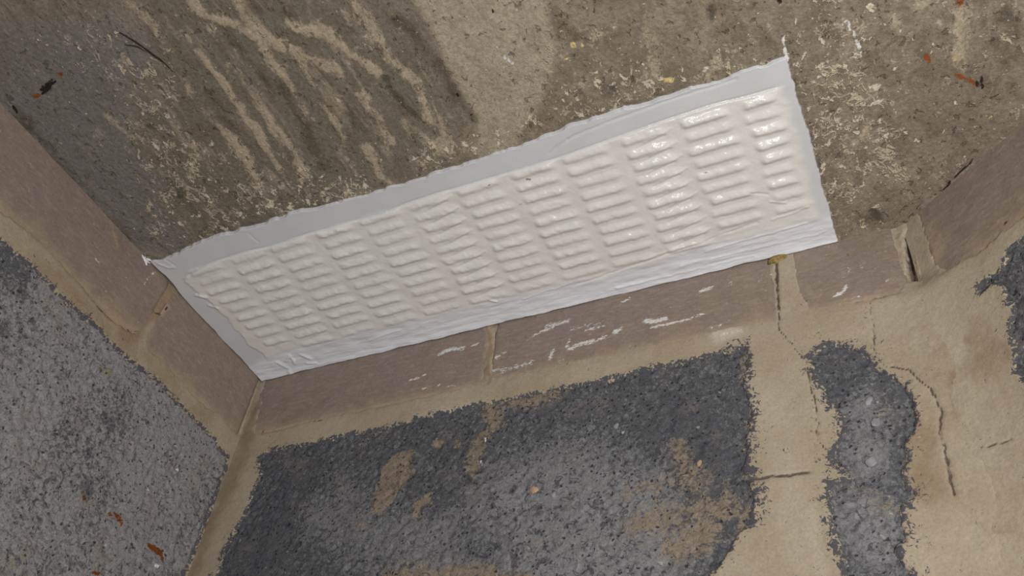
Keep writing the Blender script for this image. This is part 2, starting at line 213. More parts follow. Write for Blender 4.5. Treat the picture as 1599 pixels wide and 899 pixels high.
B_PALE=[([(3.7,-26.0),(10.1,-60.8)],8.0,-0.55),([(12.7,-67.8),(8.1,-121.3),(4.6,-184.7)],10.3,-0.5),([(219.3,0.6),(228.9,-60.4)],2.9,-0.5),([(401.8,-62.2),(413.8,-63.3)],7.4,0.8),([(172.8,-135.4),(169.4,-139.0)],2.3,0.6),([(420.1,-109.8),(432.9,-169.7),(433.1,-226.4)],19.4,0.35),([(510.5,-71.3),(481.7,-84.4)],17.1,0.3),([(531.6,-137.9),(535.7,-89.8)],14.9,-0.25),([(503.7,-175.4),(501.9,-199.3)],14.9,-0.45),([(442.5,-204.8),(444.0,-242.0)],6.9,0.4),([(171.2,-80.9),(218.6,-77.1)],5.7,0.4),([(535.8,-148.0),(540.6,-179.0)],17.1,-0.35)]
B_PALE_R=[]
PEBBLES=[(274.3,-160.4,4.6,1),(381.8,-161.4,2.3,1),(477.5,-178.5,4.6,2),(483.2,-153.7,4.0,2),(482.7,-138.4,4.6,2),(288.0,-166.2,2.9,2),(328.5,-121.6,2.9,2),(333.0,-128.2,1.7,2)]
R_BRICK=[[(12.2,-1.0),(30.9,1.3),(57.1,2.2),(99.0,5.2),(218,7),(216,-66),(70.6,-65.9),(55.1,-64.7),(39.6,-65.6),(15.6,-61.9),(11.4,-49.0),(10.4,-35.0)],[(234,7),(444,7),(442,-62),(236,-66)]]
R_BLOCK=[[(82.1,-81.3),(65.4,-80.1),(55.2,-79.6),(50.0,-88.2),(41.1,-85.5),(32.5,-87.0),(33.1,-93.3),(41.9,-92.5),(46.8,-99.8),(45.8,-110.0),(47.1,-120.7),(41.8,-123.7),(38.0,-137.0),(36.1,-151.4),(43.6,-183.5),(60,-284),(440,-283),(444,-82)]]
R_CRACK=[([(-11.2,-173.0),(-4.2,-178.4),(1.9,-185.2),(9.2,-187.8),(20.7,-189.1)],0.7,0.7),([(-11.2,-173.0),(-11.7,-181.4)],0.6,0.5),([(-5.2,-187.9),(5.8,-203.8),(13.5,-214.6)],0.5,0.3),([(57.4,-57.9),(62.2,-59.8)],1.4,0.9),([(-12.3,-245.0),(-6.6,-242.8),(-2.0,-247.8)],0.7,0.6),([(10.6,-21.7),(16.3,-46.4)],0.7,0.3),([(17.5,-145.0),(19.8,-151.0)],0.7,0.4),([(46.4,-122.6),(50.0,-123.0)],2.3,0.9)]
R_PALE=[([(41.5,-80.5),(65.2,-70.0)],8.0,0.3),([(22.8,-116.1),(25.6,-146.1)],14.9,-0.35),([(9.4,-85.1),(6.8,-123.4)],11.4,0.3),([(-1.8,-225.6),(0.6,-240.6)],17.1,-0.2)]
L_BRICK=[[(-1.0,-10.4),(-8.1,-22.5),(2.1,-61.4),(33.8,-60.0),(53.6,-64.6),(98.8,-61.5),(113.8,-61.3),(120.5,-56.1),(121.5,-35.2),(116.0,-5.7),(77.9,-3.5),(34.3,-3.2)],[(119.9,-4.4),(119.0,-14.2),(122.6,-28.0),(125.6,-42.2),(129.9,-55.9),(137.4,-61.3),(157.0,-66.2),(185.3,-62.8),(221.6,-60.9),(249.2,-62.9),(278.7,-67.6),(339.1,-23.8),(341.9,10.8),(300.5,6.9),(252.4,7.1),(204.8,4.9)],[(350,7),(556,7),(554,-60),(450,-63),(353,-61)],[(575,7),(782,7),(780,-62),(690,-59),(578,-63)]]
L_BLOCK=[[(247.7,-82.2),(226.8,-80.1),(197.8,-82.4),(158.6,-78.8),(125.6,-81.2),(91.7,-77.8),(60.0,-80.1),(25.1,-80.8),(5.5,-87.7),(0.8,-99.8),(2.5,-127.2),(1.8,-154.4),(4.4,-186.4),(4,-284),(412,-285),(415,-240),(410,-150),(416,-84),(330,-83)],[(434,-83),(640,-86),(858,-84),(856,-284),(640,-280),(436,-286)]]
L_CRACK=[([(116.5,-6.2),(116.9,-17.9),(119.3,-29.8),(125.3,-32.5)],0.7,0.9),([(185.3,-62.8),(168.5,-65.9),(157.0,-66.2),(148.4,-66.0)],0.7,0.6),([(143.2,-63.2),(133.8,-61.3),(129.0,-53.8)],0.9,0.7),([(198.2,-6.0),(188.1,-5.7)],0.6,0.3),([(4.4,-186.4),(5.1,-183.8)],2.3,0.9),([(113.8,-61.3),(98.6,-62.0)],0.7,0.3)]
L_TAN=[([(193.3,-0.5),(185.9,-6.9),(178.1,-12.9)],2.3,0.7),([(122.2,-37.8),(116.9,-17.9)],5.1,0.6),([(146.1,-152.2),(135.4,-160.0),(136.9,-176.1)],13.7,0.35),([(142.8,-102.6),(132.8,-97.4)],4.6,0.8),([(90.1,-99.6),(80.8,-121.8)],12.6,0.3),([(107.1,-186.3),(89.4,-185.2)],9.1,0.5),([(32.1,-87.6),(27.1,-125.5)],12.6,0.4),([(201.7,-92.1),(191.9,-88.9)],5.7,0.5),([(127.1,-234.5),(138.1,-248.9)],12.6,0.5),([(79.3,-221.7),(65.1,-204.8)],10.3,0.4)]
L_WHITE=[([(47.0,-122.5),(45.7,-123.4)],1.7,1),([(44.6,-129.4),(43.8,-129.4)],1.1,0.8),([(63.5,-150.3),(62.6,-150.7)],1.5,0.9),([(46.4,-144.3),(45.6,-144.4)],1.4,0.9),([(31.5,-192.4),(29.0,-192.0)],2.0,1),([(54.6,-182.0),(54.3,-181.3)],1.1,0.8),([(159.7,-28.4),(159.0,-28.4)],1.1,0.7),([(186.8,-35.9),(184.1,-35.9)],1.1,0.6),([(167.9,-50.5),(167.2,-50.5)],1.1,0.5),([(144.0,-20.7),(142.3,-8.3),(141.0,-1.3)],0.9,0.7),([(145.5,-14.4),(142.6,-12.9)],0.9,0.5),([(148.1,-160.3),(147.2,-160.7)],1.1,0.6)]
L_RUST=[([(108.8,-184.4),(106.5,-186.4)],2.1,1),([(85.6,-183.4),(82.6,-183.1)],1.7,0.9),([(80.7,-180.9),(75.1,-180.6),(72.0,-183.7)],2.3,1),([(44.2,-183.5),(37.5,-183.3),(31.4,-182.9),(27.3,-185.2)],3.4,1),([(77.3,-222.0),(71.0,-219.6)],2.3,0.7),([(85.8,-186.0),(90.0,-189.4)],2.9,0.35)]
L_DARK=[([(115.4,-219.1),(113.2,-231.2)],1.1,0.5),([(99.7,-76.7),(73.0,-110.5)],10.3,0.2)]
FOAM=[(383.2,5.3),(444.0,-3.6),(440.3,-5.5),(376.5,4.9)]
SMEAR_X=[(-0.1,-158.2),(-0.8,-152.2),(0.3,-147.5),(4.5,-152.4),(-6.6,-149.9)]
GROOVE=[(529.8,-9.5),(526.5,-30.2),(523.6,-50.6),(524.2,-47.3),(528.0,-52.7)]

# ================================================================== materials of this place
def mat_ceiling():
    n = NT('bare_cast_concrete', .85, .25)
    fine = n.noise(3,4,.65); mid = n.noise(12,4,.6,(1,.7,1),.5); big = n.noise(60,3,.55)
    st = n.noise(11,5,.62,(1,.22,1),.5); clump = n.noise(22,3,.6,(1,.6,1))
    base = n.mix(n.step(big,.35,.65), sr(128,117,102), sr(143,131,114))
    base = n.mix(n.mask(n.attr('A','Red'), mid, .8, .45, .4), base, sr(121,116,113))
    base = n.mix(n.mask(n.attr('A','Green'), st, 1.5, .5, .35), base, sr(116,109,97))
    base = n.mix(n.mask(n.attr('A','Blue'), mid, 1.0, .5, .35), base, sr(163,152,134))
    base = n.mix(n.M('MULTIPLY', n.step(mid,.42,.62), n.M('SUBTRACT', .65, n.M('MULTIPLY', n.M('ADD', n.attr('A','Blue'), n.attr('A','Red')), .4))), base, sr(112,101,88))
    base = n.mix(n.mask(n.attr('B','Green'), mid, 1.3, .5, .35), base, sr(88,80,69))
    # long pale board marks, strongest where the concrete is dark
    lines = n.M('MULTIPLY', n.step(st, .53, .68), n.M('ADD', n.M('MULTIPLY', n.attr('A','Green'), .5), .12))
    base = n.mix(lines, base, sr(160,147,127))
    str_n = n.noise(3.4,6,.85,(1,.6,1),.8); str_m = n.noise(17,4,.6,(1,.5,1),.5)
    x = n.M('ADD', n.attr('B','Red'), n.M('MULTIPLY', n.M('SUBTRACT', str_n, .5), 2.2))
    x = n.M('ADD', x, n.M('MULTIPLY', n.M('SUBTRACT', str_m, .5), 2.2))
    base = n.mix(n.step(x, .32, .85, 0, .92), base, sr(172,157,136))
    dens = n.attr('B','Blue')
    def curls(size, wdt, thr, k, col, amt, stretch=(1,.8,1)):
        a = n.noise(size,3,.6,stretch,1.2); c = n.noise(size*2.6,3,.6,(1,.8,1))
        ring = n.step(n.M('ABSOLUTE', n.M('SUBTRACT', a, .56)), wdt, wdt*.35)
        gate = n.step(n.M('ADD', c, n.M('MULTIPLY', dens, k)), thr, thr+.05)
        f = n.M('MULTIPLY', ring, gate); return n.mix(n.M('MULTIPLY', f, amt), base, col), f
    base, r1 = curls(9, .06, .66, .15, sr(198,182,158), .75)
    base, r2 = curls(5, .06, .655, .12, sr(186,172,154), .6)
    fl = n.noise(7.5,5,.66,(1.1,.85,1),.3); thr = n.M('SUBTRACT', .675, n.M('MULTIPLY', dens, .11))
    f1 = n.step(fl, thr, n.M('ADD', thr, .04)); base = n.mix(n.M('MULTIPLY', f1, .9), base, sr(208,194,174))
    fl2 = n.noise(2.9,3,.6); thr2 = n.M('SUBTRACT', .70, n.M('MULTIPLY', dens, .05))
    f2 = n.step(fl2, thr2, n.M('ADD', thr2, .04)); base = n.mix(n.M('MULTIPLY', f2, .8), base, sr(208,198,180))
    f3 = n.step(n.noise(4.5,4,.65,(1,.8,1),.5), .385, .33); base = n.mix(n.M('MULTIPLY', f3, .5), base, sr(80,71,62))
    f4 = n.step(n.noise(2.0,2,.6), .27, .24); base = n.mix(n.M('MULTIPLY', f4, .6), base, sr(70,62,54))
    base = n.mix(n.mask(n.attr('D','Red'), fine, .5, .5, .15), base, sr(205,184,130))
    base = n.mix(n.mask(n.attr('C','Red'), fine, 1.1, .5, .15), base, sr(132,76,34))
    base = n.mix(n.mask(n.attr('C','Green'), n.noise(3,3,.7), 1.3, .5, .2), base, sr(214,212,210))
    base = n.mix(n.mask(n.attr('C','Blue'), fine, .5, .45, .15), base, sr(46,37,30))
    base = n.bright(base, fine, .84, 1.14); base = n.bright(base, n.noise(1.3,2), .9, 1.1)
    relief = n.M('ADD', n.M('MULTIPLY', n.M('ADD', f1, r1), .5), n.M('ADD', n.M('MULTIPLY', fine, .7), n.M('MULTIPLY', mid, .9)))
    relief = n.M('SUBTRACT', relief, n.M('MULTIPLY', f3, .6))
    return n.out(base, relief, .9, 1.15)
def mat_brick():
    n = NT('smooth_mauve_brick', .8, .3)
    fine = n.noise(2,4,.6); mid = n.noise(18,4,.55); st = n.noise(10,4,.6,(1,1,3.5))
    base = n.mix(n.step(mid,.3,.7), sr(134,118,108), sr(143,127,115))
    base = n.mix(n.M('MULTIPLY', n.step(n.noise(40,2), .45,.65), .6), base, sr(137,122,119))
    base = n.mix(n.M('MULTIPLY', n.step(st,.45,.75),.6), base, sr(162,146,128))
    base = n.mix(n.M('MULTIPLY', n.step(n.noise(6,4,.7,(1,1,2)),.56,.68),.4), base, sr(112,97,88))
    base = n.mix(n.M('MULTIPLY', n.mask(n.attr('A','Blue'), mid, .8, .5, .4), .85), base, sr(176,155,127))
    base = n.mix(n.M('MULTIPLY', n.step(n.noise(3.4,2), .71,.76), .5), base, sr(190,170,150))
    base = n.mix(n.M('MULTIPLY', n.step(n.noise(4.1,2), .27,.22), .6), base, sr(78,64,58))
    wn = n.noise(3,4,.75,(1,1,2.2))
    wm = n.M('MULTIPLY', n.mask(n.attr('A','Red'), wn, 2.5, .50, .18), .85)
    base = n.mix(wm, base, sr(222,220,219))
    base = n.mix(n.mask(n.attr('A','Green'), fine, .5, .5, .2), base, sr(60,48,42))
    base = n.bright(base, fine, .92, 1.07)
    h = n.M('ADD', n.M('MULTIPLY', wm, .4), n.M('ADD', fine, n.M('MULTIPLY', st, .6)))
    return n.out(base, h, .45, .5)
def mat_block(name, dark, light, lite_amt):
    n = NT(name, .95, .15)
    g = n.noise(3.0,5,.72,(1,1,1),.8); g2 = n.noise(6,4,.62,(1,1,1),1.0); big = n.noise(45,3,.55); fine = n.noise(1.4,3,.7)
    pores = n.step(n.vor(4.2,'F1',(1,1,1),3.2), .26, .13)
    pores = n.M('MULTIPLY', pores, n.step(n.noise(9,2), .42, .52))
    skin = n.M('ADD', n.M('MULTIPLY', n.M('SUBTRACT', big, .5), .5), n.M('ADD', n.attr('A','Green'), lite_amt))
    gg = n.M('ADD', g, n.M('MULTIPLY', n.M('SUBTRACT', g2, .5), .6))
    s2 = n.step(n.M('ADD', gg, n.M('MULTIPLY', skin, .34)), .46, .66)
    base = n.mix(s2, dark, light)
    base = n.mix(n.M('MULTIPLY', n.step(n.noise(2.4,4,.7,(1,1,1),1.0), .44, .36), .5), base, sr(62,62,68))
    base = n.mix(n.M('MULTIPLY', n.step(n.noise(7,4,.7,(1,1,1),1.0), .56, .68), .4), base, sr(136,135,138))
    base = n.mix(n.M('MULTIPLY', n.step(n.noise(22,3), .55,.7), .35), base, sr(136,124,120))
    sk = n.step(n.M('ADD', n.attr('A','Green'), n.M('MULTIPLY', n.M('SUBTRACT', big, .5), 1.2)), .35, .9)
    base = n.mix(n.M('MULTIPLY', sk, n.step(n.noise(6.5,5,.68,(1,1,1),1.2), .42, .50, 0, .6)), base, sr(142,140,144))
    base = n.mix(n.M('MULTIPLY', sk, n.step(n.noise(6.5,5,.7,(1,1,1),1.2), .45, .39, 0, .75)), base, sr(68,68,76))
    sm = n.mask(n.attr('A','Blue'), n.M('ADD', n.M('MULTIPLY', g, .6), n.M('MULTIPLY', g2, .4)), 3.2, .62, .2)
    base = n.mix(n.M('MULTIPLY', sm, .8), base, sr(146,131,112))
    base = n.mix(n.M('MULTIPLY', n.step(n.noise(8,4,.7,(1,1,1),1.4), .44, .38), .55), base, sr(66,66,72))
    base = n.mix(n.M('MULTIPLY', pores, .8), base, sr(52,50,54))
    base = n.mix(n.M('MULTIPLY', n.step(n.noise(5.2,1), .735,.77), .7), base, sr(172,166,162))
    base = n.mix(n.mask(n.attr('B','Red'), fine, .5, .5, .15), base, sr(222,220,216))
    base = n.mix(n.mask(n.attr('B','Green'), n.noise(2.2,3,.7), 1.0, .5, .12), base, sr(124,68,28))
    base = n.mix(n.mask(n.attr('B','Blue'), fine, .7, .5, .15), base, sr(36,34,36))
    base = n.bright(base, fine, .8, 1.2)
    h = n.M('SUBTRACT', n.M('ADD', g, n.M('MULTIPLY', g2, 1.0)), n.M('MULTIPLY', pores, 1.0))
    return n.out(base, h, .8, 1.1)
def mat_mortar():
    n = NT('smeared_sand_mortar', .92, .2)
    fine = n.noise(1.7,4,.65); mid = n.noise(14,4,.6,(1,1,1),.4); big = n.noise(50,3,.5); grit = n.noise(3.5,3,.6)
    base = n.mix(n.step(big,.35,.65), sr(164,149,129), sr(171,158,139))
    base = n.mix(n.M('MULTIPLY', n.step(mid,.5,.75), .5), base, sr(154,138,119))
    base = n.mix(n.mask(n.attr('A','Red'), mid, .5, .5, .4), base, sr(192,182,167))
    base = n.mix(n.mask(n.attr('A','Green'), mid, .7, .5, .4), base, sr(146,126,104))
    base = n.mix(n.M('MULTIPLY', n.step(grit,.68,.74), .45), base, sr(203,189,166))
    base = n.mix(n.M('MULTIPLY', n.step(grit,.30,.25), .55), base, sr(96,84,70))
    base = n.mix(n.M('MULTIPLY', n.mask(n.attr('A','Blue'), n.noise(4,4,.7), 1.1, .44, .25), .85), base, sr(74,64,57))
    # grains of the block breaking through where the mortar thins out
    spk = n.M('ADD', n.noise(3.2,4,.68,(1,1,1),1.0), n.M('MULTIPLY', n.attr('B','Green'), .235))
    base = n.mix(n.step(spk, .66, .70), base, sr(84,83,88))
    base = n.mix(n.mask(n.attr('B','Red'), fine, .6, .5, .16), base, sr(226,220,210))
    base = n.bright(base, fine, .91, 1.08)
    h = n.M('ADD', n.M('MULTIPLY', fine, .8), n.M('ADD', mid, n.M('MULTIPLY', grit, .6)))
    return n.out(base, h, .5, .7)
def mat_paint():
    n = NT('thick_white_paint', .4, .5)
    mid = n.noise(25,3,.5); fine = n.noise(2.5,3,.6)
    base = n.mix(n.attr('A','Red'), sr(205,205,209), sr(223,219,215))
    base = n.mix(n.attr('A','Green'), base, sr(228,228,235))
    base = n.mix(n.mask(n.attr('A','Blue'), fine, .6, .5, .2), base, sr(150,138,128))
    sp = n.step(n.noise(2.2,1), .80, .83)
    base = n.mix(n.M('MULTIPLY', sp, .4), base, sr(140,128,118))
    base = n.bright(base, mid, .97, 1.02)
    r = n.step(n.M('ADD', n.attr('B','Red'), n.M('MULTIPLY', n.M('SUBTRACT', mid, .5), .5)), .2, .9, .45, .19)
    sn = n.noise(9,4,.6,(.35,1.6,1),.8)
    h = n.M('ADD', n.M('ADD', n.M('MULTIPLY', fine, .10), n.M('MULTIPLY', n.M('MULTIPLY', n.noise(5,4,.6), n.attr('A','Red')), .5)), n.M('MULTIPLY', n.M('MULTIPLY', sn, n.attr('B','Green')), 1.5))
    return n.out(base, h, .5, 1.0, r)
def mat_plain(name, col, dark, size=4, rough=.8):
    n = NT(name, rough, .3); f = n.noise(size,4,.6)
    return n.out(n.mix(n.step(f,.35,.65), dark, col), f, .6, .8)
M_CEIL = mat_ceiling(); M_BRICK = mat_brick(); M_MORT = mat_mortar(); M_PAINT = mat_paint()
M_BLK = mat_block('dark_grey_breeze_block', sr(90,90,95), sr(124,123,126), -.02)
M_BLKL = mat_block('pale_grey_breeze_block', sr(96,96,100), sr(148,146,148), .5)
M_STONE = mat_plain('tan_pebble', sr(186,160,132), sr(160,134,108)); M_WSTONE = mat_plain('pale_grit', sr(152,151,157), sr(124,124,132))
M_RUST = mat_plain('rust', sr(136,76,30), sr(88,46,22), 2); M_FOAM = mat_plain('dried_ochre_foam', sr(158,134,84), sr(112,92,52), 2)

# ================================================================== the setting
for P in B_BRICK+R_BRICK+L_BRICK:                  # the bricks run up to the ceiling
    for q in range(len(P)):
        if P[q][1] > -13: P[q] = (P[q][0], 7.0)
F_CEIL = Frame((0,0,H), (1,0,0), (0,1,0), (0,0,-1))
F_BACK = Frame((0,0,H), (1,0,0), (0,0,1), (0,-1,0))
F_LEFT = Frame((0,0,H), (0,-1,0), (0,0,1), (1,0,0))
TR = (.791053,-.611748,0); NR = (-.611748,-.791053,0)
F_RIGHT = Frame((.530,0,H), TR, (0,0,1), NR)
def struct(o): o['kind'] = 'structure'; return o

# ---- ceiling: sheet with a pocket where the vent plate sits
def ceil_attr_A(U,V):
    x = U+3*fbm(U,V,18,3,1); y = V+3*fbm(U,V,18,3,2)
    x = U+9*fbm(U,V*.35,26,4,1); y = V+9*fbm(U,V*.35,26,4,2)
    s = lambda P, w: sst(-w, w, sdf(P,x,y))
    x2 = U+3*fbm(U,V*.4,14,4,1); return s(P_COOL,34), s(P_OLIVE,26), sst(-6,6,sdf(P_LITE,x2,V))
def ceil_attr_B(U,V):
    x = U+1.6*fbm(U,V,7,3,3); y = V+2.5*fbm(U,V,9,3,4)
    tan = strokes(C_TAN,x,y,1.5); dark = strokes(C_DARK,x,y,1.2)
    fl = np.maximum(sst(-25,20,sdf(P_FLECK,U,V))*.75, np.maximum(sst(-18,12,sdf(P_FLECK2,U,V))*1.0, sst(-18,12,sdf(P_FLECK3,U,V))*.85))
    fl = fl+.45*sst(-5,30,U-470)*(1-fl)
    # pale scale along the top edge of the vent
    e = np.exp(-np.abs(V+163)/9)*sst(60,120,U)*(1-sst(400,470,U))
    return tan, dark, np.clip(fl+.5*e,0,1.2)
def ceil_attr_C(U,V):
    x = U+.7*fbm(U,V,3,2,5); y = V+.7*fbm(U,V,3,2,6)
    k = (np.abs(U-300) < 400) & (V > -420)
    return strokes(C_RUST,x,y), strokes(C_WHITE,x,y), strokes(C_BLACK,x,y,1.1)
def plate_edge(U):                                  # y of the ragged top edge of the paint, mm
    return -150.2+(5.2*fbm(U,U*0+3.3,70,2,31)*.5+1.3*fbm(U,U*0,9,3,32))
def plate_right(V): return 486.7+.9*fbm(V,V*0+5,9,3,33)+1.0*fbm(V,V*0+1,40,2,34)
def plate_left(V): return .6+.7*fbm(V,V*0+8,12,3,35)+2.2*sst(-160,-130,V)*(1-sst(-130,-108,V))
def ceil_h(U,V):
    h = .35*fbm(U,V*.5,40,4,10)+.22*fbm(U,V,6,3,11)
    x = U+1.6*fbm(U,V,7,3,3); y = V+2.5*fbm(U,V,9,3,4)
    h = h+.5*strokes(C_TAN,x,y,1.0)-.4*strokes(C_DARK,x,y)-1.0*strokes(C_BLACK,U,V)
    # groove of missing concrete right above the vent's top edge
    d = np.abs(V-(plate_edge(U)-1.0)); h = h-1.3*np.exp(-((V-(plate_edge(U)+.2))/1.6)**2)*sst(0,10,U)*(1-sst(478,487,U))*sst(-.2,.3,fbm(U,U*0,45,2,12))
    inside = (V > plate_edge(U)+3) & (U < plate_right(V)-3) & (U > 3)
    h = np.where(inside, -6.0, h)
    # rough dark pit at the right wall's corner
    h = h-2.5*np.exp(-((U-505)**2+(V+8)**2)/60)
    return h
us = axis(-4,660,1.5,-60,2600,40); vs = axis(-400,2,1.5,-2600,60,40)
ceiling = struct(sheet('ceiling', F_CEIL, us, vs, ceil_h, {'A':ceil_attr_A,'B':ceil_attr_B,'C':ceil_attr_C,'D':lambda U,V:(strokes(C_YEL,U+fbm(U,V,4,2,8),V+fbm(U,V,4,2,9)),0*U,0*U)}, M_CEIL))

# ---- walls: the mortar is the body of each wall, bricks and blocks are its children
def mortar_field(expo, holes):
    def s(U,V):
        x = U+1.5*fbm(U,V,4,4,20,.65)+1.5*fbm(U,V,22,2,22); y = V+1.5*fbm(U,V,4,4,21,.65)+1.2*fbm(U,V,22,2,23)
        d = np.full(U.shape,-1e9)
        for P in expo: d = np.maximum(d, sdf(P,x,y))
        for P in holes: d = np.minimum(d, -sdf(P,x,y))
        return d
    return s
def wall(name, F, us, vs, expo, holes, cracks, pale, whites, extra=None):
    fld = mortar_field(expo, holes)
    def hf(U,V):
        d = fld(U,V)
        h = 1.5-.75*sst(-66,-56,V)+.3*fbm(U,V,26,3,25)+.12*fbm(U,V,4,2,26)-(5.0-3.2*sst(-70,-58,V))*sst(-1.2,4.5,d)
        h = h-1.0*np.clip(strokes(cracks,U+.7*fbm(U,V,4,2,27),V+.7*fbm(U,V,4,2,28),1.0),0,1)
        if extra: h = h+extra(U,V)
        return h
    def A(U,V):
        x = U+4*fbm(U,V,14,3,29); y = V+4*fbm(U,V,14,3,30); p = strokes(pale,x,y,1.6)
        return np.clip(p,0,1), np.clip(-p,0,1)*1.6, strokes(cracks,U+.7*fbm(U,V,4,2,27),V+.7*fbm(U,V,4,2,28),1.05)
    def B(U,V):
        d = fld(U,V)
        return strokes(whites,U+fbm(U,V,3,2,12),V+fbm(U,V,3,2,13)), np.exp(-np.clip(-d-1,0,99)/(2.0+np.where(name == 'wall_back', 9.0*np.exp(-((U-412)/9)**2)*(V > -210)+2.5*(U > 434)*(U < 500), 0)))*(V < -70), 0*U
    return struct(sheet(name, F, us, vs, hf, {'A':A,'B':B}, M_MORT)), fld
def cove(d, V): return .341*np.clip(40-np.maximum(d,0),0,99)**2/80*(1-sst(-72,-48,V))
def groove(U,V):                                    # open slot beside the small cut brick
    d = ldist(GROOVE[:3],U+.6*fbm(U,V,4,2,41),V+.5*fbm(U,V,4,2,42)); e = ldist(GROOVE[3:],U,V)
    return cove(530-U,V)-5.5*np.exp(-(d/2.6)**4)-3*np.exp(-(e/2.0)**4)
BCR = [c for c in B_CRACK]
wall_back, fb = wall('wall_back', F_BACK, axis(-3,536,1.1,-3,536), axis(-262,2,1.1,-2400,14,40), B_BRICK+B_BLOCK, B_HOLES, B_CRACK, B_PALE, B_SPOT, groove)
wall_left, fl_ = wall('wall_left', F_LEFT, axis(-3,345,1.2,-3,2600,40), axis(-262,2,1.2,-2400,14,40), L_BRICK+L_BLOCK, [], L_CRACK, [([(40,-70),(220,-75)],14,-.35),([(124,-5),(127,-40),(134,-60)],8,-.9),([(10,-90),(10,-250)],14,-.3)], [])
wall_right, fr_ = wall('wall_right', F_RIGHT, axis(-3,150,1.2,-3,2200,40), axis(-262,2,1.2,-2400,14,40), R_BRICK+R_BLOCK, [], R_CRACK, R_PALE, [], lambda U,V: cove(U,V))
floor = struct(sheet('floor', Frame((-.1,.1,0),(1,0,0),(0,-1,0),(0,0,1)), axis(0,2700,40), axis(0,2800,40), lambda U,V:.5*fbm(U,V,200,3,50), {'A':lambda U,V:(0*U,0*U,0*U),'B':lambda U,V:(0*U,0*U,0*U)}, M_MORT))

# ---- bricks of the top course
def brick_h(U,V): return .55+.22*fbm(U,V,30,3,60)+.18*fbm(U,V,4,3,61)
def noatt(U,V): return 0*U, 0*U, 0*U
def b_brick_A(U,V):
    x = U+.9*fbm(U,V,4,3,62); y = V+.6*fbm(U,V,3,3,63)
    return strokes(B_WHITE,x,y,1.25), strokes(B_CRACK,U,V)*0.9, .75*np.exp(-np.abs(V+61)/7)
def l_brick_A(U,V):
    x = U+.9*fbm(U,V,4,3,62); y = V+.6*fbm(U,V,3,3,63)
    return strokes(L_WHITE,x,y), strokes(L_CRACK,U,V), np.maximum(.7*np.exp(-np.abs(V+63)/9), strokes(L_TAN,U,V))
def r_brick_A(U,V): return 0*U, strokes(R_CRACK,U,V), np.maximum(.6*np.exp(-np.abs(V+64)/8), .6*(1-sst(8,24,U+4*fbm(U,V,9,2,64))))
for (a,b,c) in ((2,223.5,-63.5),(227,440,-64),(452,521,-66)):
    brick('brick', F_BACK, a, b, c, 8, brick_h, M_BRICK, {'A':b_brick_A,'B':noatt}, wall_back)
for (a,b,c) in ((2,121.5,-67),(117.5,335,-70)):
    a = max(a, 2 if a == 2 else 124); brick('brick', F_LEFT, a, b, c, 8, brick_h, M_BRICK, {'A':l_brick_A,'B':noatt}, wall_left)
for k in range(3): brick('brick', F_LEFT, 345+225*k, 560+225*k, -70, 8, brick_h, M_BRICK, {'A':l_brick_A,'B':noatt}, wall_left, 5)
for k in range(3): brick('brick', F_RIGHT, 8+225*k, 223+225*k, -72, 8, brick_h, M_BRICK, {'A':r_brick_A,'B':noatt}, wall_right, 2.5 if k==0 else 5)

# ---- breeze blocks below
def block_h(pore):
    def f(U,V):
        h = .25+.55*fbm(U,V,5,4,70,.65)+.3*fbm(U,V,30,2,71)
        w = worley(U+1.5*fbm(U,V,5,2,73),V+1.5*fbm(U,V,5,2,74),6.5,72)
        return h-pore*(1-sst(.15,.38,w))*(vnoise(U/14,V/14,75) > .45)
    return f
def b_block_A(U,V):
    x = U+3*fbm(U,V,10,3,76); y = V+3*fbm(U,V,10,3,77)
    near = np.exp(-np.clip(fb(U,V),0,99)/5)
    thin = 0*U
    for P in B_THIN: thin = np.maximum(thin, sst(-3.5,4.5,sdf(P,x,y)))
    return 0*U, 1.5*strokes(B_SKIN,x,y,1.7)-.1, np.clip(np.maximum(strokes(B_SMEAR,x,y,1.2),thin*.95)+.28*near,0,1)
def b_block_B(U,V): return strokes([s for s in B_WHITE if s[0][0][1] < -85],U,V), 0*U, .8*strokes(B_CRACK,U,V)
def l_block_A(U,V):
    x = U+3*fbm(U,V,10,3,76); y = V+3*fbm(U,V,10,3,77)
    return 0*U, .4*fbm(U,V,60,2,78), np.clip(strokes(L_TAN,x,y,1.2)+.2*np.exp(-np.clip(fl_(U,V),0,99)/6),0,1)
def l_block_B(U,V): return strokes(L_WHITE,U,V), strokes(L_RUST,U+fbm(U,V,3,2,79),V+fbm(U,V,3,2,80)), strokes(L_DARK,U,V)
BA = {'A':b_block_A,'B':b_block_B}; LA = {'A':l_block_A,'B':l_block_B}; ZA = {'A':noatt,'B':noatt}
brick('block', F_BACK, 2, 432, -288, -74, block_h(1.3), M_BLK, BA, wall_back, 1.3, 90)
brick('block', F_BACK, 437, 529, -288, -74, block_h(1.3), M_BLK, BA, wall_back, 1.3, 90)
brick('block', F_LEFT, 2, 418, -288, -74, block_h(1.5), M_BLKL, LA, wall_left, 1.4, 90)
brick('block', F_LEFT, 428, 866, -288, -74, block_h(1.5), M_BLKL, LA, wall_left, 6, 90)
brick('block', F_RIGHT, 22, 450, -288, -74, block_h(1.3), M_BLK, ZA, wall_right, 2.2, 90)

